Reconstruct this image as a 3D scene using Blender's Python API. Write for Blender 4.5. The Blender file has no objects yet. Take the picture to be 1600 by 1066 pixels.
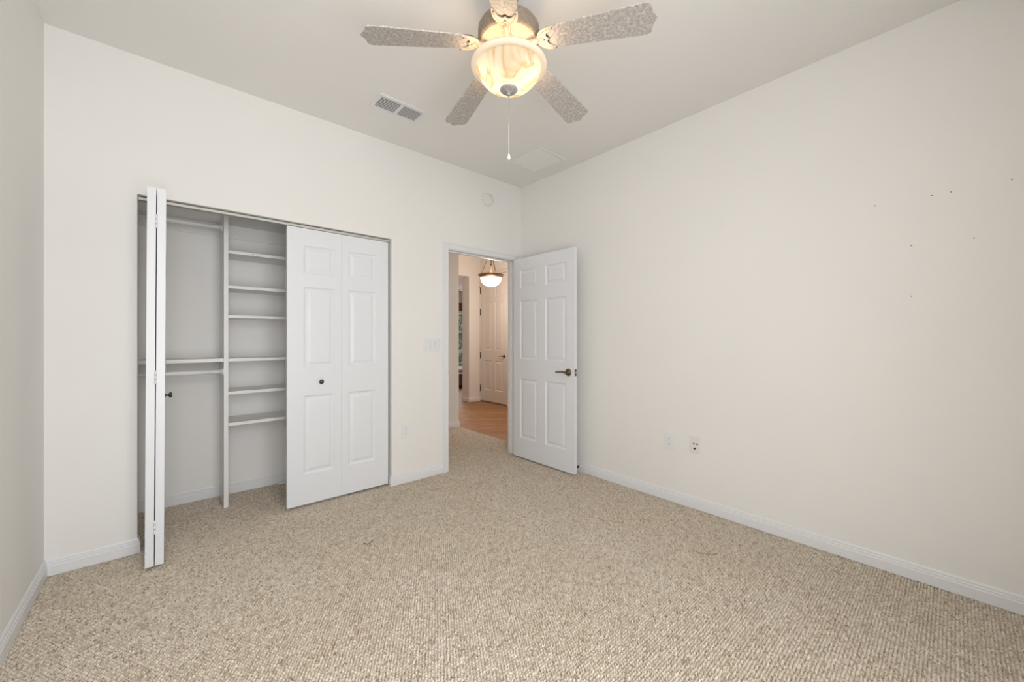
import bpy, bmesh, math, random
from mathutils import Vector, Matrix
random.seed(7)
scene = bpy.context.scene
C = scene.collection
PI = math.pi

# ------------------------------------------------------------------ camera
YAW = math.radians(41.27)
cam_d = bpy.data.cameras.new('camera')
cam_d.sensor_width = 36.0
cam_d.lens = 608.87 / 1600 * 36.0
cam_d.shift_y = (529.4 - 533.0) / 1600.0
cam_d.clip_start = 0.02
cam = bpy.data.objects.new('camera', cam_d)
C.objects.link(cam)
cam.location = (-2.8452, -3.09, 1.2237)
cam.rotation_euler = (PI / 2, 0, -YAW)
scene.camera = cam

# ------------------------------------------------------------------ exposure
vs = scene.view_settings
vs.view_transform = 'Standard'
vs.look = 'None'
vs.exposure = 0.0
vs.gamma = 1.0
vs.use_curve_mapping = False

# ------------------------------------------------------------------ world: soft overcast daylight
w = bpy.data.worlds.new('sky')
scene.world = w
w.use_nodes = True
bg = w.node_tree.nodes['Background']
bg.inputs['Color'].default_value = (0.86, 0.93, 1.0, 1)
bg.inputs['Strength'].default_value = 1.0

def area(name, loc, rot, sx, sy, power, col):
    l = bpy.data.lights.new(name, 'AREA')
    l.shape = 'RECTANGLE'; l.size = sx; l.size_y = sy
    l.energy = power; l.color = col
    o = bpy.data.objects.new(name, l); C.objects.link(o)
    o.location = loc; o.rotation_euler = rot
    return o
# daylight entering by the bedroom window in the wall behind the camera, and by the far room's window
area('daylight_rear_window', (-2.53, -3.68, 1.30), (PI/2, 0, 0), 1.5, 2.3, 67, (0.965, 0.977, 0.988))
area('daylight_far_window', (2.6, 5.60, 1.2), (-PI/2, 0, 0), 1.6, 1.3, 22, (1, 0.98, 0.95))

# ------------------------------------------------------------------ mesh helpers
class MB:
    """collects shapes in one bmesh"""
    def __init__(self): self.bm = bmesh.new()
    def box(self, a, b, bev=0.0, seg=2):
        bm = bmesh.new()
        (x0, y0, z0), (x1, y1, z1) = a, b
        x0, x1 = sorted((x0, x1)); y0, y1 = sorted((y0, y1)); z0, z1 = sorted((z0, z1))
        m = Matrix.Translation(((x0+x1)/2, (y0+y1)/2, (z0+z1)/2)) @ Matrix.Diagonal((x1-x0, y1-y0, z1-z0, 1))
        bmesh.ops.create_cube(bm, size=1, matrix=m)
        if bev > 0:
            bmesh.ops.bevel(bm, geom=bm.edges[:], offset=bev, segments=seg, affect='EDGES', profile=0.6)
        return self.merge(bm)
    def merge(self, bm, mat=None):
        if mat is not None: bmesh.ops.transform(bm, matrix=mat, verts=bm.verts[:])
        me = bpy.data.meshes.new('tmp'); bm.to_mesh(me); bm.free()
        self.bm.from_mesh(me); bpy.data.meshes.remove(me)
        return self
    def lathe(self, prof, n=48, mat=None, smooth=True, close=False):
        bm = bmesh.new()
        rings = []
        for r, z in prof:
            if r < 1e-6: rings.append([bm.verts.new((0, 0, z))])
            else: rings.append([bm.verts.new((r*math.cos(2*PI*k/n), r*math.sin(2*PI*k/n), z)) for k in range(n)])
        pairs = list(zip(rings[:-1], rings[1:]))
        if close: pairs.append((rings[-1], rings[0]))
        for A, B in pairs:
            for k in range(n):
                k2 = (k+1) % n
                if len(A) == 1 and len(B) == 1: continue
                if len(A) == 1: f = bm.faces.new((A[0], B[k2], B[k]))
                elif len(B) == 1: f = bm.faces.new((A[k], A[k2], B[0]))
                else: f = bm.faces.new((A[k], A[k2], B[k2], B[k]))
                f.smooth = smooth
        bmesh.ops.recalc_face_normals(bm, faces=bm.faces[:])
        return self.merge(bm, mat)
    def tube(self, pts, r, n=12, caps=True, radii=None):
        bm = bmesh.new()
        pts = [Vector(p) for p in pts]
        rings = []
        for i, p in enumerate(pts):
            if i == 0: t = pts[1]-pts[0]
            elif i == len(pts)-1: t = pts[-1]-pts[-2]
            else: t = (pts[i+1]-pts[i]).normalized()+(pts[i]-pts[i-1]).normalized()
            t.normalize()
            ref = Vector((0, 0, 1)) if abs(t.z) < 0.95 else Vector((1, 0, 0))
            u = t.cross(ref).normalized(); v = t.cross(u).normalized()
            rr = radii[i] if radii else r
            rings.append([bm.verts.new(p+u*rr*math.cos(2*PI*k/n)+v*rr*math.sin(2*PI*k/n)) for k in range(n)])
        for A, B in zip(rings[:-1], rings[1:]):
            for k in range(n):
                f = bm.faces.new((A[k], A[(k+1) % n], B[(k+1) % n], B[k])); f.smooth = True
        if caps:
            bm.faces.new(rings[0]); bm.faces.new(rings[-1][::-1])
        bmesh.ops.recalc_face_normals(bm, faces=bm.faces[:])
        return self.merge(bm)
    def prism(self, pts, z0, z1, mat=None, bev=0.0):
        """extruded polygon outline"""
        bm = bmesh.new()
        A = [bm.verts.new((x, y, z0)) for x, y in pts]
        f = bm.faces.new(A)
        r = bmesh.ops.extrude_face_region(bm, geom=[f])
        bmesh.ops.translate(bm, vec=(0, 0, z1-z0), verts=[v for v in r['geom'] if isinstance(v, bmesh.types.BMVert)])
        bmesh.ops.recalc_face_normals(bm, faces=bm.faces[:])
        if bev > 0:
            es = [e for e in bm.edges if abs(e.verts[0].co.z-e.verts[1].co.z) < 1e-7]
            bmesh.ops.bevel(bm, geom=es, offset=bev, segments=2, affect='EDGES', profile=0.6)
        bmesh.ops.triangulate(bm, faces=[f for f in bm.faces if len(f.verts) > 4])
        return self.merge(bm, mat)
    def sphere(self, c, r, sc=(1, 1, 1), n=16):
        bm = bmesh.new()
        bmesh.ops.create_uvsphere(bm, u_segments=n, v_segments=n//2, radius=r)
        for f in bm.faces: f.smooth = True
        return self.merge(bm, Matrix.Translation(c) @ Matrix.Diagonal((*sc, 1)))
    def build(self, name, mat, parent=None, loc=None):
        me = bpy.data.meshes.new(name)
        self.bm.to_mesh(me); self.bm.free()
        me.materials.append(mat)
        o = bpy.data.objects.new(name, me); C.objects.link(o)
        if parent: o.parent = parent
        if loc: o.location = loc
        return o

def thing(name, label, cat, loc=(0, 0, 0), rot=(0, 0, 0), group=None):
    o = bpy.data.objects.new(name, None); C.objects.link(o)
    o.empty_display_size = 0.05
    o.location = loc; o.rotation_euler = rot
    return tag(o, label, cat, group)
def tag(o, label, cat, group=None):
    o['label'] = label; o['category'] = cat
    if group: o['group'] = group
    return o
def struct(o, label=None):
    o['kind'] = 'structure'
    if label: o['label'] = label
    return o
def sempty(name, loc=(0, 0, 0), label=None):
    o = bpy.data.objects.new(name, None); C.objects.link(o); o.location = loc; o.empty_display_size = 0.05
    return struct(o, label)
def copy_tree(o, parent=None):
    c = o.copy(); C.objects.link(c)
    if parent: c.parent = parent
    for ch in [x for x in bpy.data.objects if x.parent == o]: copy_tree(ch, c)
    return c
ROTX = lambda a: Matrix.Rotation(a, 4, 'X')
ROTY = lambda a: Matrix.Rotation(a, 4, 'Y')
ROTZ = lambda a: Matrix.Rotation(a, 4, 'Z')
T = Matrix.Translation

# ------------------------------------------------------------------ materials
def mat(name, col, rough=0.5, metal=0.0, spec=0.5):
    m = bpy.data.materials.new(name); m.use_nodes = True
    b = m.node_tree.nodes['Principled BSDF']
    b.inputs['Base Color'].default_value = (*col, 1)
    b.inputs['Roughness'].default_value = rough
    b.inputs['Metallic'].default_value = metal
    b.inputs['Specular IOR Level'].default_value = spec
    return m
def N(m, t, **kw):
    n = m.node_tree.nodes.new(t)
    for k, v in kw.items():
        if k in n.inputs: n.inputs[k].default_value = v
        else: setattr(n, k, v)
    return n
def L(m, a, b): m.node_tree.links.new(a, b)
def coords(m, scale=(1, 1, 1), rot=(0, 0, 0)):
    tc = N(m, 'ShaderNodeTexCoord'); mp = N(m, 'ShaderNodeMapping')
    mp.inputs['Scale'].default_value = scale; mp.inputs['Rotation'].default_value = rot
    L(m, tc.outputs['Object'], mp.inputs['Vector'])
    return mp.outputs['Vector']
def bump(m, height, strength, dist):
    b = N(m, 'ShaderNodeBump', Strength=strength, Distance=dist)
    L(m, height, b.inputs['Height'])
    L(m, b.outputs['Normal'], m.node_tree.nodes['Principled BSDF'].inputs['Normal'])
def ramp(m, fac, stops):
    r = N(m, 'ShaderNodeValToRGB')
    e = r.color_ramp.elements
    while len(e) < len(stops): e.new(0.5)
    for i, (p, c) in enumerate(stops): e[i].position = p; e[i].color = (*c, 1)
    L(m, fac, r.inputs['Fac'])
    return r.outputs['Color']
def plaster(name, col, scale=90, dist=0.0012, strength=0.25):
    m = mat(name, col, 0.75, spec=0.25)
    v = coords(m)
    n = N(m, 'ShaderNodeTexNoise', Scale=scale, Detail=3.0, Roughness=0.55)
    L(m, v, n.inputs['Vector'])
    bump(m, n.outputs['Fac'], strength, dist)
    n2 = N(m, 'ShaderNodeTexNoise', Scale=0.9, Detail=2.0)
    L(m, v, n2.inputs['Vector'])
    c2 = tuple(c*0.975 for c in col)
    L(m, ramp(m, n2.outputs['Fac'], [(0.35, c2), (0.65, col)]), m.node_tree.nodes['Principled BSDF'].inputs['Base Color'])
    return m
WALL = plaster('wall_paint', (0.89, 0.87, 0.835))
CLOSETW = plaster('closet_paint', (0.925, 0.905, 0.88))
HALLWALL = plaster('hall_paint', (0.78, 0.71, 0.65))
CEIL = plaster('ceiling_paint', (0.90, 0.88, 0.85), 60, 0.002, 0.35)
WHITE = mat('white_semigloss', (0.835, 0.845, 0.87), 0.35)
WHITE2 = mat('white_trim', (0.83, 0.83, 0.835), 0.38)
MELA = mat('white_melamine', (0.90, 0.885, 0.86), 0.4)
PLASTIC = mat('white_plastic', (0.845, 0.845, 0.845), 0.35)
IVORY = mat('ivory_plastic', (0.82, 0.80, 0.765), 0.4)
DARK = mat('black_slot', (0.012, 0.011, 0.010), 0.6)
DUCTSHADE = mat('duct_shade_grey', (0.025, 0.024, 0.022), 0.9)
BRONZE = mat('aged_bronze', (0.16, 0.115, 0.07), 0.32, 0.9)
PEWTER = mat('dark_pewter', (0.10, 0.09, 0.08), 0.3, 0.9)
BRASSY = mat('antique_brass', (0.20, 0.115, 0.045), 0.4, 0.75)
CHROME = mat('white_metal_rod', (0.92, 0.92, 0.92), 0.3, 0.0)
STEEL = mat('brushed_steel', (0.6, 0.58, 0.55), 0.3, 1.0)
RUBBER = mat('black_rubber', (0.01, 0.01, 0.01), 0.6)
TRACK = mat('track_metal', (0.62, 0.61, 0.56), 0.45, 0.2)
BROWNW = mat('brown_wood', (0.13, 0.055, 0.03), 0.4)
THREAD = mat('dark_thread', (0.05, 0.035, 0.02), 0.8)
def glass_pane():
    m = bpy.data.materials.new('window_glass'); m.use_nodes = True
    nt = m.node_tree; nt.nodes.remove(nt.nodes['Principled BSDF'])
    out = nt.nodes['Material Output']
    t = N(m, 'ShaderNodeBsdfTransparent'); g = N(m, 'ShaderNodeBsdfGlossy', Roughness=0.02)
    mx = N(m, 'ShaderNodeMixShader'); mx.inputs[0].default_value = 0.06
    L(m, t.outputs[0], mx.inputs[1]); L(m, g.outputs[0], mx.inputs[2]); L(m, mx.outputs[0], out.inputs['Surface'])
    return m
GLASS = glass_pane()

def carpet_mat():
    m = mat('berber_carpet', (0.5, 0.43, 0.35), 0.95, spec=0.1)
    b = m.node_tree.nodes['Principled BSDF']
    v0 = coords(m)
    at = N(m, 'ShaderNodeAttribute', attribute_name='yarn')
    base = ramp(m, at.outputs['Fac'], [(0.0, (0.48, 0.375, 0.27)), (0.02, (0.53, 0.43, 0.33)), (0.10, (0.63, 0.545, 0.445)),
                                       (0.6, (0.71, 0.63, 0.53)), (1.0, (0.82, 0.745, 0.64))])
    big = N(m, 'ShaderNodeTexNoise', Scale=1.3, Detail=3.0)
    L(m, v0, big.inputs['Vector'])
    tint = ramp(m, big.outputs['Fac'], [(0.3, (0.96, 0.94, 0.90)), (0.7, (1, 1, 1))])
    mx = N(m, 'ShaderNodeMixRGB', blend_type='MULTIPLY'); mx.inputs['Fac'].default_value = 1
    L(m, base, mx.inputs[1]); L(m, tint, mx.inputs[2])
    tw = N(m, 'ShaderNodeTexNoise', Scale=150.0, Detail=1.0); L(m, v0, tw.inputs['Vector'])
    gap_specks = ramp(m, tw.outputs['Fac'], [(0.60, (1, 1, 1)), (0.67, (0.46, 0.38, 0.31))])   # random dark specks painted in for the shaded gaps between loops
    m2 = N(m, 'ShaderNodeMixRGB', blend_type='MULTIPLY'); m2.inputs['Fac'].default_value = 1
    L(m, mx.outputs[0], m2.inputs[1]); L(m, gap_specks, m2.inputs[2])
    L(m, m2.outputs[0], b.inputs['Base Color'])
    fib = N(m, 'ShaderNodeTexNoise', Scale=520.0, Detail=2.0); L(m, v0, fib.inputs['Vector'])
    bump(m, fib.outputs['Fac'], 0.5, 0.002)
    return m
CARPET = carpet_mat()

CARPETFLAT = mat('berber_carpet_plain', (.62, .555, .465), .95, spec=.1)

def carpet_mesh(name, rects, step=0.0027, px=0.0135, py=0.0115, amp=0.0150):
    """looped pile: a fine height field whose bumps are the yarn loops; one random yarn shade per loop"""
    import numpy as np
    rng = np.random.default_rng(3)
    X0, Y0 = -3.4, -4.1
    nx, ny = int(3.8/px)+4, int(5.8/py)+4
    jx = rng.uniform(-.13, .13, (ny, nx)); jy = rng.uniform(-.11, .11, (ny, nx))
    ang = rng.normal(0.45, 0.30, (ny, nx)); hgt = rng.uniform(.72, 1.0, (ny, nx)); yarn = rng.random((ny, nx))
    V = []; F = []; Y = []; base = 0
    for x0, y0, x1, y1 in rects:
        gx = np.linspace(x0, x1, max(2, int((x1-x0)/step)+1)); gy = np.linspace(y0, y1, max(2, int((y1-y0)/step)+1))
        A, B = np.meshgrid(gx, gy)
        best = np.full(A.shape, -1.0); by = np.zeros(A.shape)
        r = (B-Y0)/py; ri = np.floor(r).astype(int)
        for dr in (-1, 0, 1):
            row = np.clip(ri+dr, 0, ny-1); sh = (row % 2)*0.5
            c = (A-X0)/px-sh; ci = np.round(c).astype(int)
            for dc in (-1, 0, 1):
                col = np.clip(ci+dc, 0, nx-1)
                u = (c-col-jx[row, col])*px; v = (r-row-0.5-jy[row, col])*py
                a = ang[row, col]; ca, sa = np.cos(a), np.sin(a)
                p = (u*ca+v*sa)/0.0076; q = (-u*sa+v*ca)/0.0053
                h = np.sqrt(np.clip(1-p*p-q*q, 0, 1))*hgt[row, col]
                k = h > best
                best = np.where(k, h, best); by = np.where(k, yarn[row, col], by)
        Z = (np.maximum(best, 0)-0.75)*amp
        n0, n1 = A.shape
        V.append(np.stack([A, B, Z], -1).reshape(-1, 3)); Y.append(by.reshape(-1))
        idx = np.arange(n0*n1).reshape(n0, n1)+base
        F.append(np.stack([idx[:-1, :-1], idx[:-1, 1:], idx[1:, 1:], idx[1:, :-1]], -1).reshape(-1, 4)); base += n0*n1
    V = np.concatenate(V).astype(np.float32); F = np.concatenate(F).astype(np.int32); Y = np.concatenate(Y).astype(np.float32)
    me = bpy.data.meshes.new(name)
    me.vertices.add(len(V)); me.vertices.foreach_set('co', V.ravel())
    me.loops.add(F.size); me.loops.foreach_set('vertex_index', F.ravel())
    me.polygons.add(len(F)); me.polygons.foreach_set('loop_start', np.arange(0, F.size, 4, dtype=np.int32))
    me.polygons.foreach_set('use_smooth', np.ones(len(F), dtype=bool))
    me.update(calc_edges=True)
    at = me.attributes.new('yarn', 'FLOAT', 'POINT'); at.data.foreach_set('value', Y)
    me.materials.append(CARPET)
    o = bpy.data.objects.new(name, me); C.objects.link(o)
    return o

def wood_tile_mat():
    m = mat('wood_look_tile', (0.45, 0.25, 0.12), 0.55)
    b = m.node_tree.nodes['Principled BSDF']
    v = coords(m, (1, 1, 1), (0, 0, 0.75))
    br = N(m, 'ShaderNodeTexBrick', Scale=1.0)
    br.inputs['Color1'].default_value = (0.30, 0.145, 0.055, 1); br.inputs['Color2'].default_value = (0.40, 0.205, 0.085, 1)
    br.inputs['Mortar'].default_value = (0.30, 0.16, 0.08, 1)
    br.inputs['Mortar Size'].default_value = 0.004; br.inputs['Brick Width'].default_value = 0.6; br.inputs['Row Height'].default_value = 0.12
    L(m, v, br.inputs['Vector'])
    mp = N(m, 'ShaderNodeMapping'); mp.inputs['Scale'].default_value = (5, 26, 1); L(m, v, mp.inputs['Vector'])
    n = N(m, 'ShaderNodeTexNoise', Scale=1.0, Detail=5.0); L(m, mp.outputs['Vector'], n.inputs['Vector'])
    mx = N(m, 'ShaderNodeMixRGB', blend_type='MULTIPLY'); mx.inputs['Fac'].default_value = 1
    L(m, br.outputs['Color'], mx.inputs[1]); L(m, ramp(m, n.outputs['Fac'], [(0.3, (0.72, 0.66, 0.6)), (0.7, (1.1, 1.1, 1.1))]), mx.inputs[2])
    L(m, mx.outputs[0], b.inputs['Base Color'])
    return m
WOODTILE = wood_tile_mat()

def blade_mat():
    m = mat('weathered_grey_blade', (0.4, 0.37, 0.34), 0.6)
    b = m.node_tree.nodes['Principled BSDF']
    v = coords(m)
    n = N(m, 'ShaderNodeTexNoise', Scale=80.0, Detail=4.0, Roughness=0.75); L(m, v, n.inputs['Vector'])
    L(m, ramp(m, n.outputs['Fac'], [(0.36, (0.36, 0.32, 0.285)), (0.5, (0.485, 0.445, 0.41)), (0.64, (0.68, 0.64, 0.60))]), b.inputs['Base Color'])
    return m
BLADE = blade_mat()
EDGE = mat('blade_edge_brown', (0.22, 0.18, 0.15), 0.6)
def washed(name, a, c, sc=90):
    m = mat(name, a, 0.5, 0.1)
    v = coords(m); n = N(m, 'ShaderNodeTexNoise', Scale=float(sc), Detail=3.0); L(m, v, n.inputs['Vector'])
    L(m, ramp(m, n.outputs['Fac'], [(0.35, a), (0.65, c)]), m.node_tree.nodes['Principled BSDF'].inputs['Base Color'])
    return m
HOUSING = washed('washed_stone_housing', (0.255, 0.20, 0.15), (0.33, 0.27, 0.21))
IRON = washed('washed_cream_iron', (0.55, 0.46, 0.36), (0.66, 0.57, 0.46))
FINIAL = washed('pewter_finial', (0.30, 0.28, 0.26), (0.50, 0.47, 0.44), 140)

def bowl_mat():
    """marbled frosted glass: part of the bulbs' light passes straight through, part is scattered in the glass"""
    m = bpy.data.materials.new('alabaster_glass_lit'); m.use_nodes = True
    nt = m.node_tree; nt.nodes.remove(nt.nodes['Principled BSDF']); out = nt.nodes['Material Output']
    tc = N(m, 'ShaderNodeTexCoord')
    v = tc.outputs['Object']
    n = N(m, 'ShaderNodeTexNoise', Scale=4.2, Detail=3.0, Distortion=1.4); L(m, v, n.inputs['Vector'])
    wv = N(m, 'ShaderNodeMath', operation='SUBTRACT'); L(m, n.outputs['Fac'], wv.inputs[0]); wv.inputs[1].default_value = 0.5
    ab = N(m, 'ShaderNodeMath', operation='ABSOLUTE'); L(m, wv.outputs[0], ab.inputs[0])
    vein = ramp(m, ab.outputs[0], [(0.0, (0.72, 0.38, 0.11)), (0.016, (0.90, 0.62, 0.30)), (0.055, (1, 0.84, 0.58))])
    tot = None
    for px in ((0.055, -0.048, -0.06), (-0.055, 0.048, -0.06)):  # bulb hot spots drawn into the emission of the glass
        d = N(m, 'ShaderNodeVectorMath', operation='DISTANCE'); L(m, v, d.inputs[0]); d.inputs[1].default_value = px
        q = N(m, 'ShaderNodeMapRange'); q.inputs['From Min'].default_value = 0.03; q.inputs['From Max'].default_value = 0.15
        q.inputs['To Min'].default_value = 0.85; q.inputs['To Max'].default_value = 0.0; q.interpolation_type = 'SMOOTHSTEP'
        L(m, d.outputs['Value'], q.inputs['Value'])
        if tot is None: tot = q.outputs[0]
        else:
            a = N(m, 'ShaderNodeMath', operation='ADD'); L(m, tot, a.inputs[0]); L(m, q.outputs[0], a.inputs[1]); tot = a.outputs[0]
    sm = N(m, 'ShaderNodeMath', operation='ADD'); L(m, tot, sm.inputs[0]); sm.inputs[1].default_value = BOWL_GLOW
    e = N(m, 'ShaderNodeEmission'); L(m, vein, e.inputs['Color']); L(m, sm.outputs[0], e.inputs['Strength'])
    df = N(m, 'ShaderNodeBsdfDiffuse'); df.inputs['Color'].default_value = (.40, .32, .22, 1)
    ad = N(m, 'ShaderNodeAddShader'); L(m, e.outputs[0], ad.inputs[0]); L(m, df.outputs[0], ad.inputs[1])
    tr = N(m, 'ShaderNodeBsdfTransparent'); tr.inputs['Color'].default_value = (1, .96, .9, 1)
    mx = N(m, 'ShaderNodeMixShader'); mx.inputs[0].default_value = 0.0
    L(m, ad.outputs[0], mx.inputs[1]); L(m, tr.outputs[0], mx.inputs[2]); L(m, mx.outputs[0], out.inputs['Surface'])
    return m
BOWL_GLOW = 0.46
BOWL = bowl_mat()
def emit(name, col, s):
    m = mat(name, col, 0.4); b = m.node_tree.nodes['Principled BSDF']
    b.inputs['Emission Color'].default_value = (*col, 1); b.inputs['Emission Strength'].default_value = s
    return m
BULB = emit('bulb_glow', (1.0, 0.86, 0.62), 1.5)
RIMG = emit('cream_glass_rim', (0.80, 0.66, 0.50), 0.28)
FOYERGLASS = emit('frosted_glass_lit', (1.0, 0.93, 0.80), 2.2)
LEDGLOW = emit('downlight_lens', (1.0, 0.93, 0.8), 3.0)
def foliage_mat():
    m = mat('garden_foliage', (0.1, 0.15, 0.06), 0.8)
    v = coords(m); n = N(m, 'ShaderNodeTexNoise', Scale=14.0, Detail=6.0, Roughness=0.8); L(m, v, n.inputs['Vector'])
    L(m, ramp(m, n.outputs['Fac'], [(0.38, (0.015, 0.02, 0.008)), (0.52, (0.10, 0.13, 0.06)), (0.62, (0.55, 0.62, 0.55))]), m.node_tree.nodes['Principled BSDF'].inputs['Base Color'])
    return m
FOLI = foliage_mat()

# ------------------------------------------------------------------ dimensions (metres); corner of closet wall and right wall = origin
H = 2.845; W = 3.332; REAR = -3.6; TH = 0.10
CLX0, CLX1, CLZ = -2.986, -1.463, 2.052       # closet opening
DX0, DX1, DZ = -0.914, -0.106, 2.048           # bedroom doorway, clear
CB = 0.70                                      # closet back wall
HCEIL = 3.05

# ------------------------------------------------------------------ shell
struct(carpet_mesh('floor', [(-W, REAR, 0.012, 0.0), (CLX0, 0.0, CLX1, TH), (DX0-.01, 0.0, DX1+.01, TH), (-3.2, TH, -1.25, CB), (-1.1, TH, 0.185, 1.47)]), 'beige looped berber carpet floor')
struct(MB().box((-W, REAR, -0.08), (0.185, 1.47, -0.02)).build('floor_slab', CARPETFLAT))
struct(MB().box((0.185, TH, -0.06), (1.9, 3.375, -0.006)).box((-1.1, 1.47, -0.06), (0.185, 3.375, -0.006))
       .box((-0.2, 3.375, -0.06), (4.0, 5.7, -0.006)).build('floor_foyer', WOODTILE), 'orange brown wood look foyer floor')
struct(MB().box((-W-0.12, REAR-0.12, H), (0.12, TH, H+0.1)).build('ceiling', CEIL), 'bedroom ceiling')
struct(MB().box((-3.2, TH, 2.44), (-1.25, CB, 2.5)).build('ceiling_closet', CLOSETW))
struct(MB().box((-1.2, TH, HCEIL), (1.9, 3.375, HCEIL+0.1)).build('ceiling_foyer', HALLWALL))
struct(MB().box((-0.3, 3.375, 2.45), (4.1, 5.8, 2.55)).build('ceiling_far_room', HALLWALL))
# wall with closet opening and doorway
m = MB()
m.box((-W, 0, -0.05), (CLX0, TH, H)).box((CLX0, 0, CLZ), (CLX1, TH, H)).box((CLX1, 0, -0.05), (DX0-0.018, TH, H))
m.box((DX0-0.018, 0, DZ+0.018), (DX1+0.018, TH, H)).box((DX1+0.018, 0, -0.05), (0, TH, H))
struct(m.build('wall_back', WALL), 'cream wall with closet opening and doorway')
struct(MB().box((0, REAR-0.12, -0.05), (0.12, TH, H)).build('wall_right', WALL), 'plain cream wall right of the door')
struct(MB().box((-W-0.12, REAR-0.12, -0.05), (-W, TH, H)).build('wall_left', WALL), 'cream wall at the left edge')
wx0, wx1, wz0, wz1 = -3.28, -1.78, 0.12, 2.48
m = MB().box((-W, REAR-0.12, -0.05), (wx0, REAR, H)).box((wx1, REAR-0.12, -0.05), (0, REAR, H))
m.box((wx0, REAR-0.12, -0.05), (wx1, REAR, wz0)).box((wx0, REAR-0.12, wz1), (wx1, REAR, H))
struct(m.build('wall_front', WALL))
wn = sempty('window_1', ((wx0+wx1)/2, REAR-0.06, wz0))
hw = (wx1-wx0)/2; hh = wz1-wz0
m = MB()
for a, b in (((-hw, -.03, 0), (-hw+.05, .03, hh)), ((hw-.05, -.03, 0), (hw, .03, hh)), ((-hw, -.03, 0), (hw, .03, .05)), ((-hw, -.03, hh-.05), (hw, .03, hh)), ((-.025, -.025, .05), (.025, .025, hh-.05))):
    m.box(a, b)
m.build('window_frame', WHITE2, wn)
for sx in (-1, 1):
    MB().box((sx*.03, -.004, .05), (sx*(hw-.05), .004, hh-.05)).build('pane', GLASS, wn)
# closet interior
m = MB().box((-3.26, CB, -0.05), (-1.19, CB+0.06, 2.5))
struct(m.build('wall_closet_back', CLOSETW), 'cream back wall inside the closet')
struct(MB().box((-3.26, TH, -0.05), (-3.2, CB, 2.5)).build('wall_closet_left', CLOSETW))
struct(MB().box((-1.25, TH, -0.05), (-1.19, CB, 2.5)).build('wall_closet_right', CLOSETW))
# hall and foyer
struct(MB().box((-1.2, TH, -0.05), (-1.1, 3.5, HCEIL)).build('wall_hall_end', HALLWALL))
struct(MB().box((-1.1, 1.47, -0.05), (0.172, 1.59, HCEIL)).build('wall_hall_back', WALL), 'pale hall wall seen through the doorway')
struct(MB().box((0.075, TH, -0.05), (0.2, 0.305, HCEIL)).box((0.2, TH, -0.05), (1.9, 0.2, HCEIL)).build('wall_hall_right', HALLWALL))
struct(MB().box((-1.2, 0.0, H), (0.2, TH, HCEIL)).build('wall_over_door', HALLWALL))
FX = 1.785; fy1 = 3.118; fy0 = fy1-0.785; fz = 2.44
m = MB().box((FX, fy1+.012, -0.05), (FX+.14, 3.375, HCEIL)).box((FX, TH, -0.05), (FX+.14, fy0-.012, HCEIL)).box((FX, fy0-.012, fz+.012), (FX+.14, fy1+.012, HCEIL))
struct(m.build('wall_entry', HALLWALL), 'beige foyer wall around the front door')
m = MB().box((1.517, 3.142, -0.05), (FX, 3.375, HCEIL)).box((-1.1, 3.142, 2.43), (1.517, 3.375, HCEIL)).box((-1.1, 3.142, -0.05), (0.4, 3.375, HCEIL))
struct(m.build('wall_foyer_back', HALLWALL), 'beige foyer wall with an opening to a further room')
fwx0, fwx1 = 1.9, 3.3
m = MB().box((-0.3, 5.5, -.05), (fwx0, 5.62, HCEIL)).box((fwx1, 5.5, -.05), (4.1, 5.62, HCEIL)).box((fwx0, 5.5, -.05), (fwx1, 5.62, .45)).box((fwx0, 5.5, 1.93), (fwx1, 5.62, HCEIL))
struct(m.build('wall_far_room', HALLWALL))
struct(MB().box((4.0, 3.375, -.05), (4.1, 5.5, HCEIL)).box((-0.3, 3.375, -.05), (-0.2, 5.5, HCEIL)).box((1.925, 3.30, -.05), (4.1, 3.375, HCEIL)).build('wall_far_sides', HALLWALL))
w2 = sempty('window_2', (2.6, 5.52, 0.45))
MB().box((-.7, 0, 0), (-.65, .06, 1.48)).box((.65, 0, 0), (.7, .06, 1.48)).box((-.7, 0, 1.43), (.7, .06, 1.48)).box((-.7, 0, 0), (.7, .06, .04)).build('window_frame', WHITE2, w2)
MB().box((-.65, .025, .04), (.65, .032, 1.43)).build('pane', GLASS, w2)
MB().box((-.75, -.10, -.06), (.75, 0.0, 0.0), .006).build('window_sill', WHITE2, w2)
o = MB().box((1.85, 5.40, 1.94), (3.35, 5.498, 2.15), .008).build('window_valance', BROWNW)
tag(o, 'dark brown valance above the far window through the doorway', 'valance')
o = MB().sphere((0, 0, 0), 1.0, (1.6, .5, 1.3), 32)
for k in range(90):
    a = random.uniform(0, 2*PI); b = random.uniform(-1, 1)
    o.sphere((1.5*math.cos(a)*math.sqrt(1-b*b), .45*math.sin(a)*math.sqrt(1-b*b), 1.2*b), random.uniform(.12, .3), (1, .8, 1), 8)
o = o.build('garden_shrub', FOLI, loc=(3.4, 7.2, 0.9)); tag(o, 'leafy green shrub outside the far window', 'shrub')
t = thing('sideboard', 'dark brown wooden sideboard below the far window', 'sideboard', (2.75, 5.22, -0.006))
MB().box((-.55, -.17, .06), (.55, .17, .36), .006).build('cabinet_body', BROWNW, t)
for sx in (-.27, .27): MB().box((sx-.26, -.185, .08), (sx+.26, -.17, .34), .004).build('cabinet_door', BROWNW, t)
for sx in (-.5, .5):
    for sy in (-.12, .12): MB().box((sx-.025, sy-.025, 0), (sx+.025, sy+.025, .06)).build('leg', BROWNW, t)
t = thing('recessed_downlight', 'small lit white downlight in the far room', 'downlight', (2.65, 5.10, 2.45))
MB().lathe([(.075, 0), (.075, -.012), (.055, -.014), (.055, 0)]).build('trim_ring', WHITE2, t)
MB().lathe([(0, -.006), (.055, -.006)]).build('lens', LEDGLOW, t)

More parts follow.
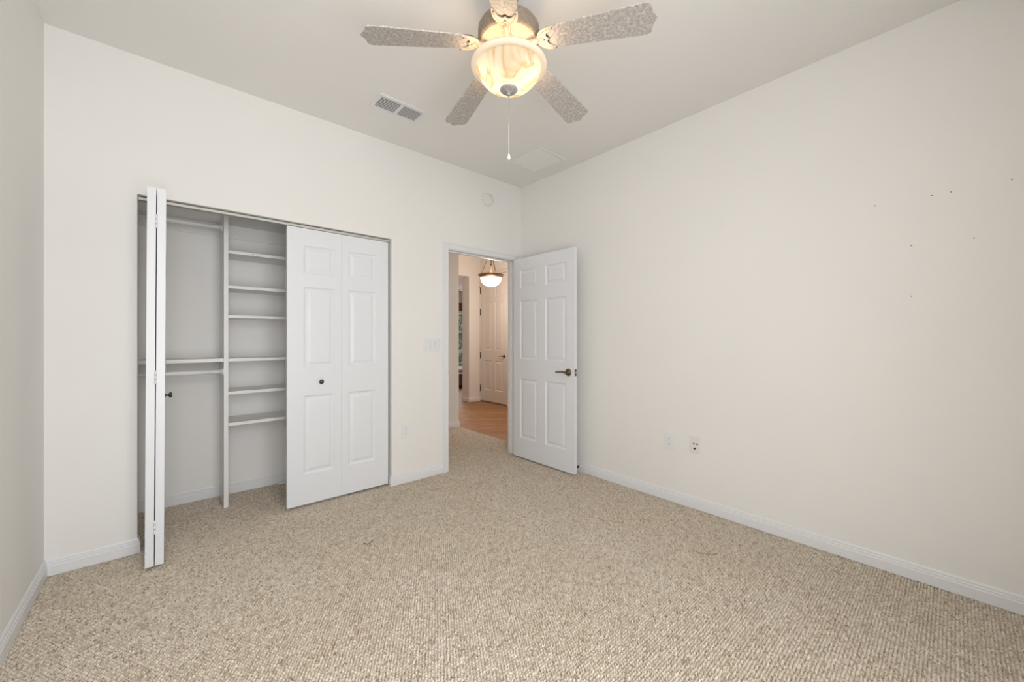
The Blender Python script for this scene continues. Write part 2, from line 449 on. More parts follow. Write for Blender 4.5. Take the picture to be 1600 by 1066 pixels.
# ------------------------------------------------------------------ baseboards
PROF = [(0, 0), (.013, 0), (.013, .050), (.0105, .054), (.0105, .063), (.0075, .067), (.0075, .075), (.004, .083), (0, .083)]
def baseboard(name, pts, label=None, material=None, z=0.0):
    """profile swept along a floor polyline; the board stands on the left of the walking direction"""
    bm = bmesh.new()
    P = [Vector((x, y)) for x, y in pts]
    rings = []
    for i, p in enumerate(P):
        ns = []
        for a, b in ((i-1, i), (i, i+1)):
            if 0 <= a and b < len(P):
                d = (P[b]-P[a]).normalized(); ns.append(Vector((-d.y, d.x)))
        off = ns[0] if len(ns) == 1 else (ns[0]+ns[1])/(1+ns[0].dot(ns[1]))
        rings.append([bm.verts.new((p.x+off.x*o, p.y+off.y*o, z+h)) for o, h in PROF])
    k = len(PROF)
    for A, B in zip(rings[:-1], rings[1:]):
        for j in range(k): bm.faces.new((A[j], A[(j+1) % k], B[(j+1) % k], B[j]))
    bm.faces.new(rings[0]); bm.faces.new(rings[-1][::-1])
    bmesh.ops.recalc_face_normals(bm, faces=bm.faces[:])
    return struct(MB().merge(bm).build(name, material or WHITE2), label)
CASL = DX0-0.061; CASR = DX1+0.061
baseboard('baseboard_left', [(-W, 0), (-W, REAR)])
baseboard('baseboard_back_left', [(CLX0, 0.05), (CLX0, 0), (-W+.0005, 0)], 'short white baseboard left of the closet')
baseboard('baseboard_back_middle', [(CASL, 0), (CLX1, 0), (CLX1, 0.022)], 'white baseboard between closet and doorway')
baseboard('baseboard_right', [(0, REAR), (0, 0)], 'long white baseboard along the right wall')
baseboard('baseboard_back_corner', [(-.0005, 0), (CASR, 0)])
baseboard('baseboard_front', [(-W, REAR), (0, REAR)])
baseboard('baseboard_closet_back', [(-1.25, CB), (-3.2, CB)], 'white baseboard along the closet back wall')
baseboard('baseboard_closet_left', [(-3.2, CB), (-3.2, TH)])
baseboard('baseboard_hall_back', [(.172, 1.59), (.172, 1.47), (-1.1, 1.47)], 'white baseboard wrapping the hall wall corner')
baseboard('baseboard_hall_right', [(.2, .305), (.075, .305), (.075, TH)], 'white baseboard end on the hall wall beside the jamb')
baseboard('baseboard_foyer_back', [(FX, 3.142), (1.517, 3.142), (1.517, 3.375)], None, HALLWALL, -.006)

# ------------------------------------------------------------------ doorway trim
def trim(name, boxes, material=WHITE2, label=None, bev=.002):
    m = MB()
    for a, b in boxes: m.box(a, b, bev)
    return struct(m.build(name, material), label)
cz = DZ+.061
m = MB()
for x0, x1, z0, z1 in ((CASL, DX0-.005, 0, cz), (DX1+.005, CASR, 0, cz), (DX0-.005, DX1+.005, DZ+.005, cz)):
    m.box((x0, -.011, z0), (x1, 0, z1), .003)
for x0, x1, z0, z1 in ((CASL, CASL+.016, 0, cz), (CASR-.016, CASR, 0, cz), (CASL+.016, CASR-.016, cz-.016, cz)):
    m.box((x0, -.016, z0), (x1, -.008, z1), .003)
struct(m.build('trim_1', WHITE2), 'narrow white casing around the bedroom doorway')
trim('trim_2', [((DX0-.018, 0, 0), (DX0, TH, DZ)), ((DX1, 0, 0), (DX1+.018, TH, DZ)), ((DX0-.018, 0, DZ), (DX1+.018, TH, DZ+.018))], label='white door jamb of the bedroom doorway')
trim('trim_3', [((DX0, .04, 0), (DX0+.011, .075, DZ)), ((DX1-.011, .04, 0), (DX1, .075, DZ)), ((DX0+.011, .04, DZ-.011), (DX1-.011, .075, DZ))])
o = MB().box((DX0, .006, .885), (DX0+.0015, .036, .945)).box((DX0-.002, -.002, .9), (DX0+.0015, .008, .93)).build('strike_plate', BRONZE)
tag(o, 'small bronze strike plate on the left door jamb', 'strike plate')

# ------------------------------------------------------------------ doors with moulded panels
def slab(m, w, h, t, cols, rows, xf=None):
    """slab from x 0..w, y 0..t (front face y=0), z 0..h with raised moulded panels on both faces"""
    bm = bmesh.new()
    xs = sorted({0, w, *[v for c in cols for v in c]}); zs = sorted({0, h, *[v for r in rows for v in r]})
    isp = lambda a, b, L_: any(abs(a-c[0]) < 1e-6 and abs(b-c[1]) < 1e-6 for c in L_)
    RINGS = [(0, 0), (.005, .0045), (.013, .0085), (.021, .0085), (.034, .0035), (.042, .0018)]
    for y0, s in ((0, 1), (t, -1)):
        for x0, x1 in zip(xs[:-1], xs[1:]):
            for z0, z1 in zip(zs[:-1], zs[1:]):
                if isp(x0, x1, cols) and isp(z0, z1, rows):
                    prev = None
                    for ins, dep in RINGS:
                        q = [bm.verts.new((x, y0+s*dep, z)) for x, z in ((x0+ins, z0+ins), (x1-ins, z0+ins), (x1-ins, z1-ins), (x0+ins, z1-ins))]
                        if prev:
                            for k in range(4):
                                bm.faces.new((prev[k], prev[(k+1) % 4], q[(k+1) % 4], q[k]))
                        prev = q
                    bm.faces.new(prev)
                else:
                    bm.faces.new([bm.verts.new((x, y0, z)) for x, z in ((x0, z0), (x1, z0), (x1, z1), (x0, z1))])
    for a, b in (((0, 0), (w, 0)), ((w, 0), (w, h)), ((w, h), (0, h)), ((0, h), (0, 0))):
        bm.faces.new([bm.verts.new(v) for v in ((a[0], 0, a[1]), (b[0], 0, b[1]), (b[0], t, b[1]), (a[0], t, a[1]))])
    bmesh.ops.remove_doubles(bm, verts=bm.verts[:], dist=1e-5)
    bmesh.ops.recalc_face_normals(bm, faces=bm.faces[:])
    ce = [e for e in bm.edges if len(e.link_faces) == 2 and e.calc_face_angle(0) > 1.4]
    bmesh.ops.bevel(bm, geom=ce, offset=.0018, segments=2, affect='EDGES')
    m.merge(bm, xf)
    return m

# bedroom door, open 90 degrees; local x runs from hinge to free edge, front face y=0
DW = 0.803
d1 = sempty('door_1', (-.151, -.048, .014), 'white six panel bedroom door standing open by the right wall')
d1.rotation_euler = (0, 0, -PI/2+math.radians(-0.5)+math.radians(1.0))
# rotate -90: local +x -> world -y ; local +y (thickness) -> world +x
slab(MB(), DW, 2.028, .035, [(.097, .344), (.452, .707)], [(.198, .803), (1.002, 1.598), (1.726, 1.911)]).build('door_slab', WHITE, d1)
def lever(parent, x, z, yface, sgn, direction, material, s=1.0):
    """lever set on a face; sgn -1 = sticks to -y"""
    R = ROTX(PI/2 if sgn < 0 else -PI/2)
    h = MB().lathe([(0, 0), (.033*s, 0), (.034*s, .003), (.031*s, .007), (.024*s, .011), (.014*s, .014), (.011*s, .020), (.011*s, .038), (.013*s, .042), (0, .044)], 32, T((x, yface, z)) @ R)
    h = h.build('lever_rosette', material, parent)
    yy = yface+sgn*.043
    pts = [(x-direction*.012, yy, z), (x, yy, z), (x+direction*.03*s, yy+sgn*.004, z+.004), (x+direction*.06*s, yy+sgn*.004, z+.004), (x+direction*.09*s, yy, z-.001), (x+direction*.112*s, yy-sgn*.004, z-.002)]
    MB().tube(pts, .007, 10, True, [.008, .0095, .008, .0068, .0062, .0055]).sphere((x+direction*.114*s, yy-sgn*.004, z-.002), .0085, (1, .9, 1), 10).build('lever_handle', material, parent)
lever(d1, DW-.066, .906, 0, -1, -1, BRONZE)
lever(d1, DW-.066, .906, .035, 1, -1, BRONZE)
lp = MB().box((DW, .005, .876), (DW+.0016, .030, .936), .0004).build('latch_plate', BRONZE, d1)
MB().box((DW+.001, .011, .896), (DW+.011, .024, .916), .002).build('latch_bolt', STEEL, lp)
for z in (.18, 1.0, 1.80):
    MB().tube([(-.004, .040, z-.045), (-.004, .040, z+.045)], .006, 10).box((-.002, .008, z-.045), (0, .036, z+.045)).build('hinge', BRONZE, d1)

# bifold doors
BROWS = [(.22, .79), (.996, 1.582), (1.68, 1.885)]
BH = 2.008
def knob(parent, loc, R, name='knob'):
    MB().lathe([(0, 0), (.010, 0), (.010, .002), (.0055, .004), (.005, .012), (.009, .016), (.0155, .019), (.0165, .023), (.014, .028), (.007, .031), (0, .0315)], 24, T(loc) @ R).build(name, PEWTER, parent)
LW = 0.3712
t = thing('bifold_door', 'closed white bifold closet door with a dark round knob, right half', 'closet door', (-2.2235, .03, .018))
slab(MB(), LW, BH, .035, [(.107, .320)], BROWS).build('door_leaf', WHITE, t)
o = slab(MB(), LW, BH, .035, [(.050, .2655)], BROWS).build('door_leaf', WHITE, t); o.location = (LW+.0012, 0, 0)
knob(t, (.222, 0, .886), ROTX(PI/2))
for z in (.205, 1.0, 1.83):
    MB().tube([(LW+.0015, .0372, z-.035), (LW+.0015, .0372, z+.035)], .004, 8).box((LW-.025, .035, z-.03), (LW+.028, .0365, z+.03)).build('hinge', WHITE2, t)
MB().tube([(.03, .0175, BH), (.03, .0175, BH+.010)], .004, 8).build('guide_pin', STEEL, t)
MB().tube([(2*LW-.03, .0175, BH), (2*LW-.03, .0175, BH+.010)], .004, 8).build('pivot_pin', STEEL, t)

t = thing('bifold_door', 'folded open bifold closet door standing edge on at the closet left jamb', 'closet door', (-2.9075, -.288, .018), (0, .0048, 0))
# leaves run along +y; x is the stack
def leafX(x0, flip):
    # slab local (x along width -> world y, y thickness -> world x)
    R = T((x0, 0, 0)) @ (Matrix(((0, 1, 0, 0), (1, 0, 0, 0), (0, 0, 1, 0), (0, 0, 0, 1))))
    return slab(MB(), LW, BH, .035, [(.050, .263)], BROWS, R)
leafX(-.0375, 0).build('door_leaf', WHITE, t)
leafX(.0020, 1).build('door_leaf', WHITE, t)
for z in (.205, 1.0, 1.83):
    MB().tube([(-.0005, -.003, z-.036), (-.0005, -.003, z-.013)], .0048, 10).tube([(-.0005, -.003, z-.011), (-.0005, -.003, z+.011)], .0048, 10).tube([(-.0005, -.003, z+.013), (-.0005, -.003, z+.036)], .0048, 10).build('hinge', WHITE2, t)
knob(t, (.037, .148, .886), ROTY(PI/2))
MB().tube([(-.02, LW-.03, BH), (-.02, LW-.03, BH+.010)], .004, 8).build('pivot_pin', STEEL, t)
MB().tube([(.0195, LW-.03, BH), (.0195, LW-.03, BH+.010)], .004, 8).build('guide_pin', STEEL, t)

t = thing('bifold_track', 'pale metal bifold track under the closet header', 'door track', (CLX0+.002, .032, CLZ-.002))
tw = CLX1-CLX0-.004
MB().box((0, 0, -.022), (tw, .003, 0)).box((0, .028, -.022), (tw, .031, 0)).box((0, 0, -.003), (tw, .031, 0)).box((0, 0, -.022), (tw, .008, -.020)).box((0, .023, -.022), (tw, .031, -.020)).build('track_channel', TRACK, t)

# ------------------------------------------------------------------ closet organiser
DVX = -2.540
o = MB().box((DVX-.0135, .395, 0), (DVX+.0135, CB-.014, 2.115), .0015).build('closet_divider', MELA)
tag(o, 'tall pale vertical divider panel between closet rods and shelves', 'divider')
o = MB().box((-2.03, .395, 0), (-2.003, CB-.014, 2.115), .0015).build('closet_divider', MELA)
tag(o, 'vertical panel at the right end of the shelves, behind the bifold door', 'divider')
SX0, SX1 = DVX+.0135, -2.03
lab = ['topmost short closet shelf, just below the top ledge', 'second short closet shelf from the top', 'third short closet shelf from the top',
       'fourth short closet shelf, level with the long rod shelf', 'fifth short closet shelf, second from the bottom', 'lowest short closet shelf, jutting slightly forward']
for zt, l_, yf in zip((1.868, 1.612, 1.397, 1.079, .838, .612), lab, (.40, .40, .40, .40, .40, .385)):
    o = MB().box((SX0, yf, zt-.022), (SX1, CB, zt), .0015).build('closet_shelf', MELA)
    tag(o, 'white '+l_, 'shelf', 'short shelves in the closet tower')
o = MB().sphere((SX0+.15, .3995, 1.857), .004, (1, .5, 1), 10).build('screw_head', PEWTER); tag(o, 'dark screw head in the edge of the topmost shelf', 'screw')
o = MB().box((-3.2, .40, 2.117), (-1.25, CB, 2.137), .001).build('closet_top_shelf', CLOSETW)
tag(o, 'long cream top shelf seen from below above the rods', 'shelf')
o = MB().box((-3.2, .40, 1.057), (DVX-.0135, CB, 1.081), .0015).build('rod_shelf', MELA)
tag(o, 'long cream closet shelf just above the lower rod', 'shelf')
struct(MB().box((-3.2, CB-.014, 2.017), (DVX-.0135, CB, 2.117), .002).box((SX0, CB-.014, 2.017), (-2.03, CB, 2.117), .002).build('trim_4', CLOSETW), 'cream ledger board under the top closet shelf')
for z, y, l_ in ((2.038, .46, 'upper white closet rod below the top shelf'), (.985, .42, 'lower white closet rod under the long shelf')):
    t = thing('closet_rod', l_, 'closet rod', ((-3.2+DVX-.0135)/2, y, z))
    hl = (DVX-.0135+3.2)/2
    MB().tube([(-hl+.001, 0, 0), (hl-.001, 0, 0)], .016, 20).build('rod', CHROME, t)
    for s in (-1, 1):
        MB().lathe([(.030, 0), (.030, .004), (.022, .006), (.022, .018), (.0175, .018), (.0175, .004), (.0, .004)], 24, T((s*hl, 0, 0)) @ ROTY(-s*PI/2)).build('rod_socket', MELA, t)
# wall screw on divider side, small white piece left on closet floor
o = MB().box((-2.165, .655, 0), (-2.09, .68, .012), .004).sphere((-2.15, .667, .011), .009, (1, 1, .8), 10).sphere((-2.12, .667, .011), .008, (1, 1, .8), 10).build('door_bracket', PLASTIC)
tag(o, 'small white bracket lying on the closet carpet beside the bifold door', 'bracket')

# ------------------------------------------------------------------ ceiling fan
FC = (-1.651, -1.707, H)
fan = thing('ceiling_fan', 'five bladed grey washed ceiling fan with lit glass bowl', 'ceiling fan', FC)
zz = lambda z: z-H
MB().lathe([(0, 0), (.050, 0), (.050, -.010), (.044, -.030), (.026, -.046), (.013, -.048)], 40).build('canopy', HOUSING, fan)
MB().lathe([(.013, -.044), (.013, zz(2.715))], 20).build('downrod', HOUSING, fan)
mh = MB().lathe([(.013, zz(2.725)), (.035, zz(2.72)), (.06, zz(2.70)), (.110, zz(2.690)), (.134, zz(2.682)), (.143, zz(2.668)), (.144, zz(2.625)), (.141, zz(2.612)), (.136, zz(2.606)), (.130, zz(2.606))], 64).build('motor_housing', HOUSING, fan)
# ribbed underside of the motor
bm = bmesh.new(); n = 144
r0, r1 = .052, .131
ra = []; rb = []
for k in range(n):
    a = 2*PI*k/n; dz = .0022 if k % 2 else -.0012
    ra.append(bm.verts.new((r0*math.cos(a), r0*math.sin(a), zz(2.588)+dz*.3))); rb.append(bm.verts.new((r1*math.cos(a), r1*math.sin(a), zz(2.604)+dz)))
for k in range(n): bm.faces.new((ra[k], ra[(k+1) % n], rb[(k+1) % n], rb[k]))
MB().merge(bm).build('ribbed_base', IRON, mh)
MB().lathe([(.054, zz(2.592)), (.060, zz(2.586)), (.060, zz(2.560)), (.052, zz(2.552)), (.050, zz(2.52)), (.062, zz(2.512)), (.064, zz(2.505)), (0, zz(2.505))], 40).build('switch_housing', IRON, fan)
# blades
A0 = math.radians(8.4)
BR = [(.212, .050), (.235, .0535), (.30, .0575), (.40, .0625), (.50, .067), (.585, .0705), (.612, .0705), (.624, .068), (.632, .061), (.635, .052), (.638, .038), (.643, .025), (.650, .013), (.656, .005), (.660, 0)]
out = BR + [(r, -s) for r, s in BR[:-1]][::-1]
root = [(.203, -.040), (.192, -.022), (.196, -.010), (.205, 0), (.196, .010), (.192, .022), (.203, .040)]
outline = out + root
zb = 2.601
DROOP = math.atan(.0595/.52)
PIT = math.radians(-9.5)
iron_out = []
# decorative iron: U shaped cup with scrolled inner edge
cup = []
for k in range(25):
    a = PI/2+PI*k/24
    cup.append((.205+.064*math.cos(a), .0555*math.sin(a)))
inner = [(.232, -.0555), (.234, -.049), (.226, -.044), (.212, -.041), (.200, -.034), (.190, -.024), (.186, -.014), (.190, -.006), (.197, 0), (.190, .006), (.186, .014), (.190, .024), (.200, .034), (.212, .041), (.226, .044), (.234, .049), (.232, .0555)]
cup_out = cup+inner
cup_pts = [(x, y) for x, y in cup_out]
for k in range(5):
    a = A0+2*PI*k/5
    R = ROTZ(a) @ T((0, 0, zz(zb))) @ ROTY(DROOP) @ ROTX(PIT)
    b = MB().prism(outline, 0, .0065, None, .0012).build('blade', BLADE, fan); b.matrix_local = R
    ir = MB()
    ir.prism(cup_pts, -.0065, -.0005, None, .0012)
    # ring scroll on the cup
    ring = [(.160+.0105*math.cos(2*PI*j/20), .0105*math.sin(2*PI*j/20), -.0075) for j in range(21)]
    ir.tube(ring, .0032, 8, False)
    for s in (-1, 1):
        ir.tube([(.152, s*.014, -.007), (.160, s*.026, -.007), (.176, s*.036, -.007), (.196, s*.044, -.007), (.222, s*.049, -.007)], .003, 8)
    # arm to motor
    ir.tube([(.150, 0, -.003), (.118, 0, -.004), (.085, 0, -.004), (.062, 0, -.002)], .009, 10, True, [.012, .010, .011, .014])
    ir = ir.build('blade_iron', IRON, fan); ir.matrix_local = R
    MB().prism([(.150, -.022), (.150, .022), (.190, .047), (.222, .047), (.222, -.047), (.190, -.047)], .0066, .0096).build('gap_dark_pad', EDGE, ir)  # dark pad added above the iron so the scroll gap looks shaded
    for px, py in ((.222, .047), (.222, -.047), (.178, 0)):
        MB().lathe([(0, -.0035), (.003, -.003), (.0045, -.001), (.0045, 0)], 12, T((px, py, -.0065))).build('screw', EDGE, ir)
# light kit
lk = MB().lathe([(.176, zz(2.494)), (.1775, zz(2.500)), (.175, zz(2.507)), (.168, zz(2.509)), (.160, zz(2.504)), (.152, zz(2.498)), (.150, zz(2.490)), (.156, zz(2.485)), (.166, zz(2.486)), (.173, zz(2.489))], 72, close=True).build('bowl_rim', RIMG, fan)
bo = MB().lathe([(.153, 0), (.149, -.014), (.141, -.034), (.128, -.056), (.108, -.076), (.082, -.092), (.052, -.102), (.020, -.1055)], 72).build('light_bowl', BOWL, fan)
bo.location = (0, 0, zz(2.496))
MB().lathe([(.018, zz(2.398)), (.030, zz(2.400)), (.041, zz(2.395)), (.042, zz(2.390)), (.036, zz(2.384)), (.020, zz(2.380)), (.010, zz(2.377)), (.009, zz(2.368)), (.006, zz(2.364)), (0, zz(2.363))], 36).build('finial', FINIAL, fan)
MB().lathe([(.006, zz(2.505)), (.006, zz(2.395))], 10).build('centre_rod', STEEL, fan)
pc = MB().tube([(0, 0, zz(2.364)), (0, 0, zz(2.245))], .0016, 6)
for k in range(28): pc.sphere((0, 0, zz(2.362)-k*.0043), .0024, (1, 1, 1), 6)
pc.sphere((0, 0, zz(2.355)), .005, (1, 1, 1.6), 8).sphere((0, 0, zz(2.243)), .0045, (1, 1, 1.5), 8)
pc = pc.build('pull_chain', STEEL, fan)
MB().tube([(0, 0, zz(2.243)), (0, 0, zz(2.09))], .0014, 6).build('pull_cord', PLASTIC, pc)
MB().lathe([(0, zz(2.093)), (.003, zz(2.092)), (.005, zz(2.086)), (.0078, zz(2.074)), (.0078, zz(2.069)), (.005, zz(2.064)), (0, zz(2.063))], 16).build('pull_knob', PLASTIC, pc)
for i, (dx, dy) in enumerate(((.075, -.065), (-.075, .065))):
    bl = MB().sphere((dx, dy, zz(2.505)), .026, (1, 1, 1), 14).build('bulb', BULB, fan)
    l = bpy.data.lights.new('fan_bulb', 'POINT'); l.energy = 1.9; l.color = (1.0, 0.76, 0.52); l.shadow_soft_size = .03
    lo = bpy.data.objects.new('fan_bulb_light', l); C.objects.link(lo); lo.location = (FC[0]+dx, FC[1]+dy, 2.468)

# ------------------------------------------------------------------ ceiling vents
t = thing('ceiling_vent', 'white slatted ceiling air register left of the fan', 'vent', (-1.633, -.497, H))
a, b, ia, ib = .174, .094, .150, .070
m = MB()
for p, q in (((-a, -b), (a, -ib)), ((-a, ib), (a, b)), ((-a, -ib), (-ia, ib)), ((ia, -ib), (a, ib)), ((-.010, -ib), (.010, ib))):
    m.box((p[0], p[1], -.007), (q[0], q[1], 0), .0015)
m.build('register_frame', WHITE2, t)
MB().box((-ia, -ib, -.0012), (ia, ib, -.0002)).build('duct_shade_plate', DUCTSHADE, t)  # dark plate under the ceiling stands in for the unlit depth of the duct
for s in (-1, 1):
    xa, xb = (s*.010, s*ia) if s > 0 else (-ia, -.010)
    for k in range(8):
        y = -ib+.010+k*(2*ib-.020)/7
        bm = bmesh.new(); bmesh.ops.create_cube(bm, size=1, matrix=T(((xa+xb)/2, y, -.0045)) @ ROTX(math.radians(8)) @ Matrix.Diagonal((abs(xb-xa), .0100, .0010, 1)))
        MB().merge(bm).build('louver', WHITE2, t)
MB().box((-.163, .012, -.012), (-.156, .018, -.006), .001).build('damper_lever', STEEL, t)
t = thing('return_grille', 'flat square ceiling return grille near the room corner', 'vent', (-.345, -.578, H))
a, b = .178, .194
m = MB()
for p, q in (((-a, -b), (a, -b+.022)), ((-a, b-.022), (a, b)), ((-a, -b+.022), (-a+.022, b-.022)), ((a-.022, -b+.022), (a, b-.022))):
    m.box((p[0], p[1], -.009), (q[0], q[1], 0), .002)
m.build('grille_frame', WHITE2, t)
m = MB()
ns = 30
for k in range(ns):
    y = -b+.022+(k+.5)*(2*b-.044)/ns
    bm = bmesh.new(); bmesh.ops.create_cube(bm, size=1, matrix=T((0, y, -.004)) @ ROTX(math.radians(-20)) @ Matrix.Diagonal((2*a-.044, .0118, .001, 1)))
    m.merge(bm)
m.build('grille_slats', CEIL, t)

# ------------------------------------------------------------------ wall fittings
t = thing('smoke_detector', 'round white smoke detector high on the wall above the doorway', 'smoke detector', (-.466, 0, 2.611))
R = ROTX(PI/2)
MB().lathe([(.066, 0), (.066, .008), (.063, .010), (0, .010)], 48, R).build('mounting_base', IVORY, t)
MB().lathe([(.060, .010), (.060, .026), (.056, .032), (.040, .036), (0, .037)], 48, R).build('cover', IVORY, t)
MB().lathe([(0, .0385), (.010, .038), (.012, .036)], 20, T((.012, 0, .006)) @ R).build('test_button', PLASTIC, t)
MB().sphere((.026, -.0365, .034), .005, (1, .5, 1), 10).build('indicator', EDGE, t)

def plate(m, w, h, d=.006, bev=.0022):
    return m.box((-w/2, -d, -h/2), (w/2, 0, h/2), bev)
t = thing('light_switch', 'white three gang rocker switch plate beside the doorway', 'light switch', (-1.085, 0, 1.167))
plate(MB(), .163, .122).build('switch_plate', PLASTIC, t)
for k in (-1, 0, 1):
    bm = bmesh.new(); bmesh.ops.create_cube(bm, size=1, matrix=T((k*.046, -.0068, 0)) @ ROTX(math.radians(4 if k else -4)) @ Matrix.Diagonal((.033, .005, .066, 1)))
    bmesh.ops.bevel(bm, geom=bm.edges[:], offset=.001, segments=2, affect='EDGES')
    rk = MB().merge(bm).build('rocker', PLASTIC, t)
    fr = MB()
    for p, q in (((-.019, .036), (.019, .0375)), ((-.019, -.0375), (.019, -.036)), ((-.019, -.036), (-.0178, .036)), ((.0178, -.036), (.019, .036))):
        fr.box((k*.046+p[0], -.0064, p[1]), (k*.046+q[0], -.0058, q[1]))
    fr.build('rocker_gap', mat('plate_seam', (.5, .5, .5), .6), rk)
MB().box((.058, -.012, .040), (.061, -.006, .049), .001).build('dimmer_lever', PLASTIC, t)

def outlet(label, loc, rz):
    t = thing('wall_outlet', label, 'outlet', loc, (0, 0, rz), 'duplex power outlets')
    plate(MB(), .071, .116).build('outlet_plate', PLASTIC, t)
    for s in (1, -1):
        rc = MB().prism([(.017*math.cos(a)*1.0, .0145*math.sin(a)) if abs(math.sin(a)) < .93 else (.017*math.cos(a), .0135*math.copysign(1, math.sin(a))) for a in [2*PI*j/24 for j in range(24)]], .006, .0085, T((0, 0, s*.0195)) @ ROTX(PI/2)).build('receptacle', PLASTIC, t)
        MB().box((-.0068, -.0089, s*.0195+.001), (-.0052, -.0084, s*.0195+.0085)).box((.0052, -.0089, s*.0195+.001), (.0066, -.0084, s*.0195+.0075)).lathe([(0, .0089), (.0026, .0089), (.0026, .0084)], 12, T((0, 0, s*.0195-.006)) @ ROTX(PI/2)).build('slot', DARK, rc)
    MB().lathe([(0, .0072), (.003, .0068), (.0032, .006)], 12, ROTX(PI/2)).build('screw', PLASTIC, t)
    return t
outlet('white duplex outlet on the closet wall between closet and doorway', (-1.338, 0, .438), 0)
outlet('white duplex outlet on the right wall, nearer the door', (0, -1.658, .445), -PI/2)
t = thing('cable_jack_plate', 'off white jack plate with dark sockets on the right wall', 'wall plate', (0, -1.848, .457), (0, 0, -PI/2))
plate(MB(), .071, .120).build('jack_plate', IVORY, t)
for x in (-.0055, .0175):
    q = MB().lathe([(0, .0125), (.0032, .0125), (.0032, .006), (.0052, .009), (.0056, .006)], 14, T((x, 0, .0085)) @ ROTX(PI/2)).build('coax_socket', PEWTER, t)
MB().box((-.0075, -.0068, -.031), (.0095, -.0058, -.0225)).box((-.003, -.0068, -.0226), (.005, -.0058, -.018)).build('phone_socket', DARK, t)

# nails left in the right wall
nl = [((-2.803, 1.937), 'leftmost nail in the upper row on the right wall'), ((-3.011, 1.934), 'second nail from the left in the upper row'),
      ((-3.074, 1.935), 'third nail from the left in the upper row'), ((-3.256, 1.939), 'rightmost nail in the upper row near the photo edge'),
      ((-2.940, 1.699), 'left nail of the middle pair on the right wall'), ((-3.146, 1.698), 'right nail of the middle pair on the right wall'),
      ((-2.940, 1.441), 'lowest nail on the right wall, alone beneath the others')]
NAIL = mat('dull_nail', (.20, .17, .13), .5, .5)
for (y, z), l_ in nl:
    o = MB().lathe([(0, .005), (.0022, .0046), (.0028, .003), (.0012, .002), (.0012, -.002)], 10, ROTY(-PI/2)).build('nail', NAIL, loc=(0, y, z))
    tag(o, 'tiny dull '+l_, 'nail', 'nails left in the right wall')

t = thing('door_stop', 'small door stop with black tip on the right baseboard behind the door', 'door stop', (-.013, -.83, .062))
MB().lathe([(0, 0), (.010, 0), (.010, .003), (.0045, .005), (.0045, .045), (0, .045)], 16, ROTY(-PI/2)).build('stop_rod', WHITE2, t)
MB().lathe([(0, .044), (.009, .044), (.010, .048), (.0095, .058), (.006, .062), (0, .062)], 16, ROTY(-PI/2)).build('rubber_tip', RUBBER, t)

# dark threads on carpet
def gp(px, py):   # point of the carpet seen at a photo pixel
    r = Vector((math.cos(YAW), -math.sin(YAW))); f = Vector((math.sin(YAW), math.cos(YAW)))
    d = 1.2237*608.87/(py-529.4)
    q = Vector((-2.8452, -3.09))+f*d+r*((px-800)/608.87*d)
    return (q.x, q.y, .004)
o = MB().tube([gp(568, 850), gp(573, 851.5), gp(578, 850), gp(582, 845)], .0016, 6).build('thread', THREAD)
tag(o, 'thin dark curved thread lying on the carpet before the closet', 'thread')

o = MB().tube([gp(1082, 861), gp(1092, 865), gp(1103, 866.5), gp(1112, 869), gp(1121, 866)], .0018, 6).build('thread', mat('tan_thread', (.30, .20, .12), .8))
tag(o, 'tan loose strand on the carpet toward the right wall', 'thread')

# ------------------------------------------------------------------ foyer pendant, front door
pt = thing('pendant_light', 'lit white glass bowl pendant with brass rim in the foyer', 'pendant light', (.963, 1.751, HCEIL))
pt.scale = (1.098, 1.098, 1)
zp = lambda z: 1.2237+(z-1.2237)*1.098-HCEIL
MB().lathe([(0, 0), (.065, 0), (.06, -.02), (.02, -.032), (.008, -.034)], 32).build('canopy', BRASSY, pt)
MB().lathe([(.006, -.03), (.006, zp(2.30)), (.014, zp(2.295)), (.014, zp(2.275)), (.006, zp(2.27)), (.006, zp(2.14)), (0, zp(2.14))], 14).build('stem', BRASSY, pt)
MB().lathe([(0, zp(2.51)), (.03, zp(2.505)), (.03, zp(2.48)), (0, zp(2.475))], 24).build('hub', BRASSY, pt)
for k in range(3):
    a = 2*PI*k/3+2.45
    pts = []
    for j in range(13):
        u = j/12; r = .028+(.150-.028)*(u**1.35)
        pts.append((r*math.cos(a), r*math.sin(a), zp(2.49-.36*u)))
    MB().tube(pts, .0048, 8).build('support_arm', BRASSY, pt)
MB().lathe([(.188, zp(2.140)), (.190, zp(2.134)), (.176, zp(2.122)), (.158, zp(2.098)), (.150, zp(2.096)), (.150, zp(2.104)), (.166, zp(2.128)), (.176, zp(2.140))], 56, close=True).build('rim', BRASSY, pt)
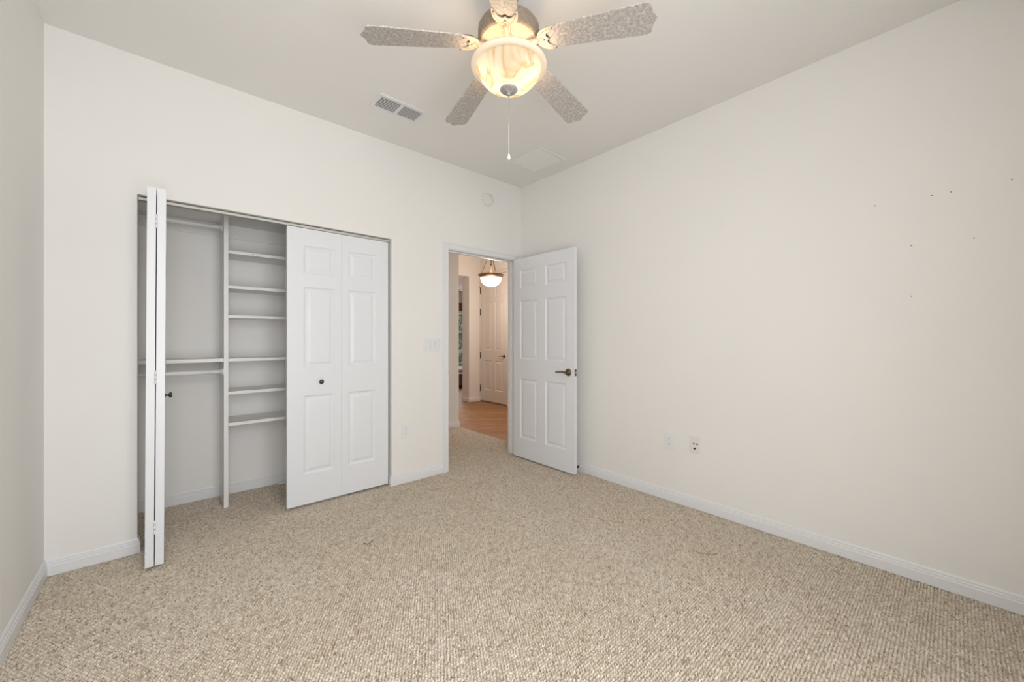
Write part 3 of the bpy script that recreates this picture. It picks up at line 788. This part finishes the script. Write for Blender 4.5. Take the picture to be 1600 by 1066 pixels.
MB().lathe([(.155, zp(2.103)), (.150, zp(2.075)), (.135, zp(2.04)), (.108, zp(2.008)), (.07, zp(1.986)), (.03, zp(1.978)), (0, zp(1.976))], 56).build('glass_bowl', FOYERGLASS, pt)
MB().lathe([(.012, zp(1.979)), (.013, zp(1.974)), (.008, zp(1.969)), (0, zp(1.967))], 16).build('finial', BRASSY, pt)
l = bpy.data.lights.new('foyer_bulb', 'POINT'); l.energy = 3; l.color = (1.0, 0.84, 0.68); l.shadow_soft_size = .08
lo = bpy.data.objects.new('foyer_bulb_light', l); C.objects.link(lo); lo.location = (.963, 1.751, 2.213)
l = bpy.data.lights.new('foyer_glow', 'POINT'); l.energy = 39; l.color = (1.0, 0.90, 0.80); l.shadow_soft_size = .15
lo = bpy.data.objects.new('foyer_bowl_light', l); C.objects.link(lo); lo.location = (.963, 1.751, 1.90)

DOORP = mat('front_door_paint', (.70, .62, .55), .45)
d2 = sempty('door_2', (FX-.0, fy1, .012), 'tall beige panelled front door in the foyer')
d2.rotation_euler = (0, 0, -PI/2)
slab(MB(), .785, fz-.014, .044, [(.115, .338), (.447, .670)], [(.224, .79), (.993, 1.912), (2.01, 2.27)]).build('door_slab', DOORP, d2)
lever(d2, .715, .886, 0, -1, -1, BRONZE, .9)
for z in (.24, .885, 1.74, 2.165):
    MB().tube([(-.006, -.007, z-.06), (-.006, -.007, z+.06)], .011, 10).build('hinge', PEWTER, d2)
MB().tube([(-.006, -.008, 2.225), (.0, -.035, 2.226), (.0, -.055, 2.226)], .004, 6).build('hinge_stop', PEWTER, d2)
struct(MB().box((FX-.016, fy1+.012, -.006), (FX, fy1+.022, fz+.07), .002).box((FX-.016, fy0-.08, -.006), (FX, fy0-.012, fz+.07), .002).box((FX-.016, fy0-.012, fz+.012), (FX, fy1+.012, fz+.07), .002).build('trim_5', DOORP), 'beige casing of the front door')
struct(MB().box((FX-.01, fy0-.01, -.006), (FX+.12, fy1+.01, .008), .002).build('trim_6', BROWNW), 'dark threshold under the front door')
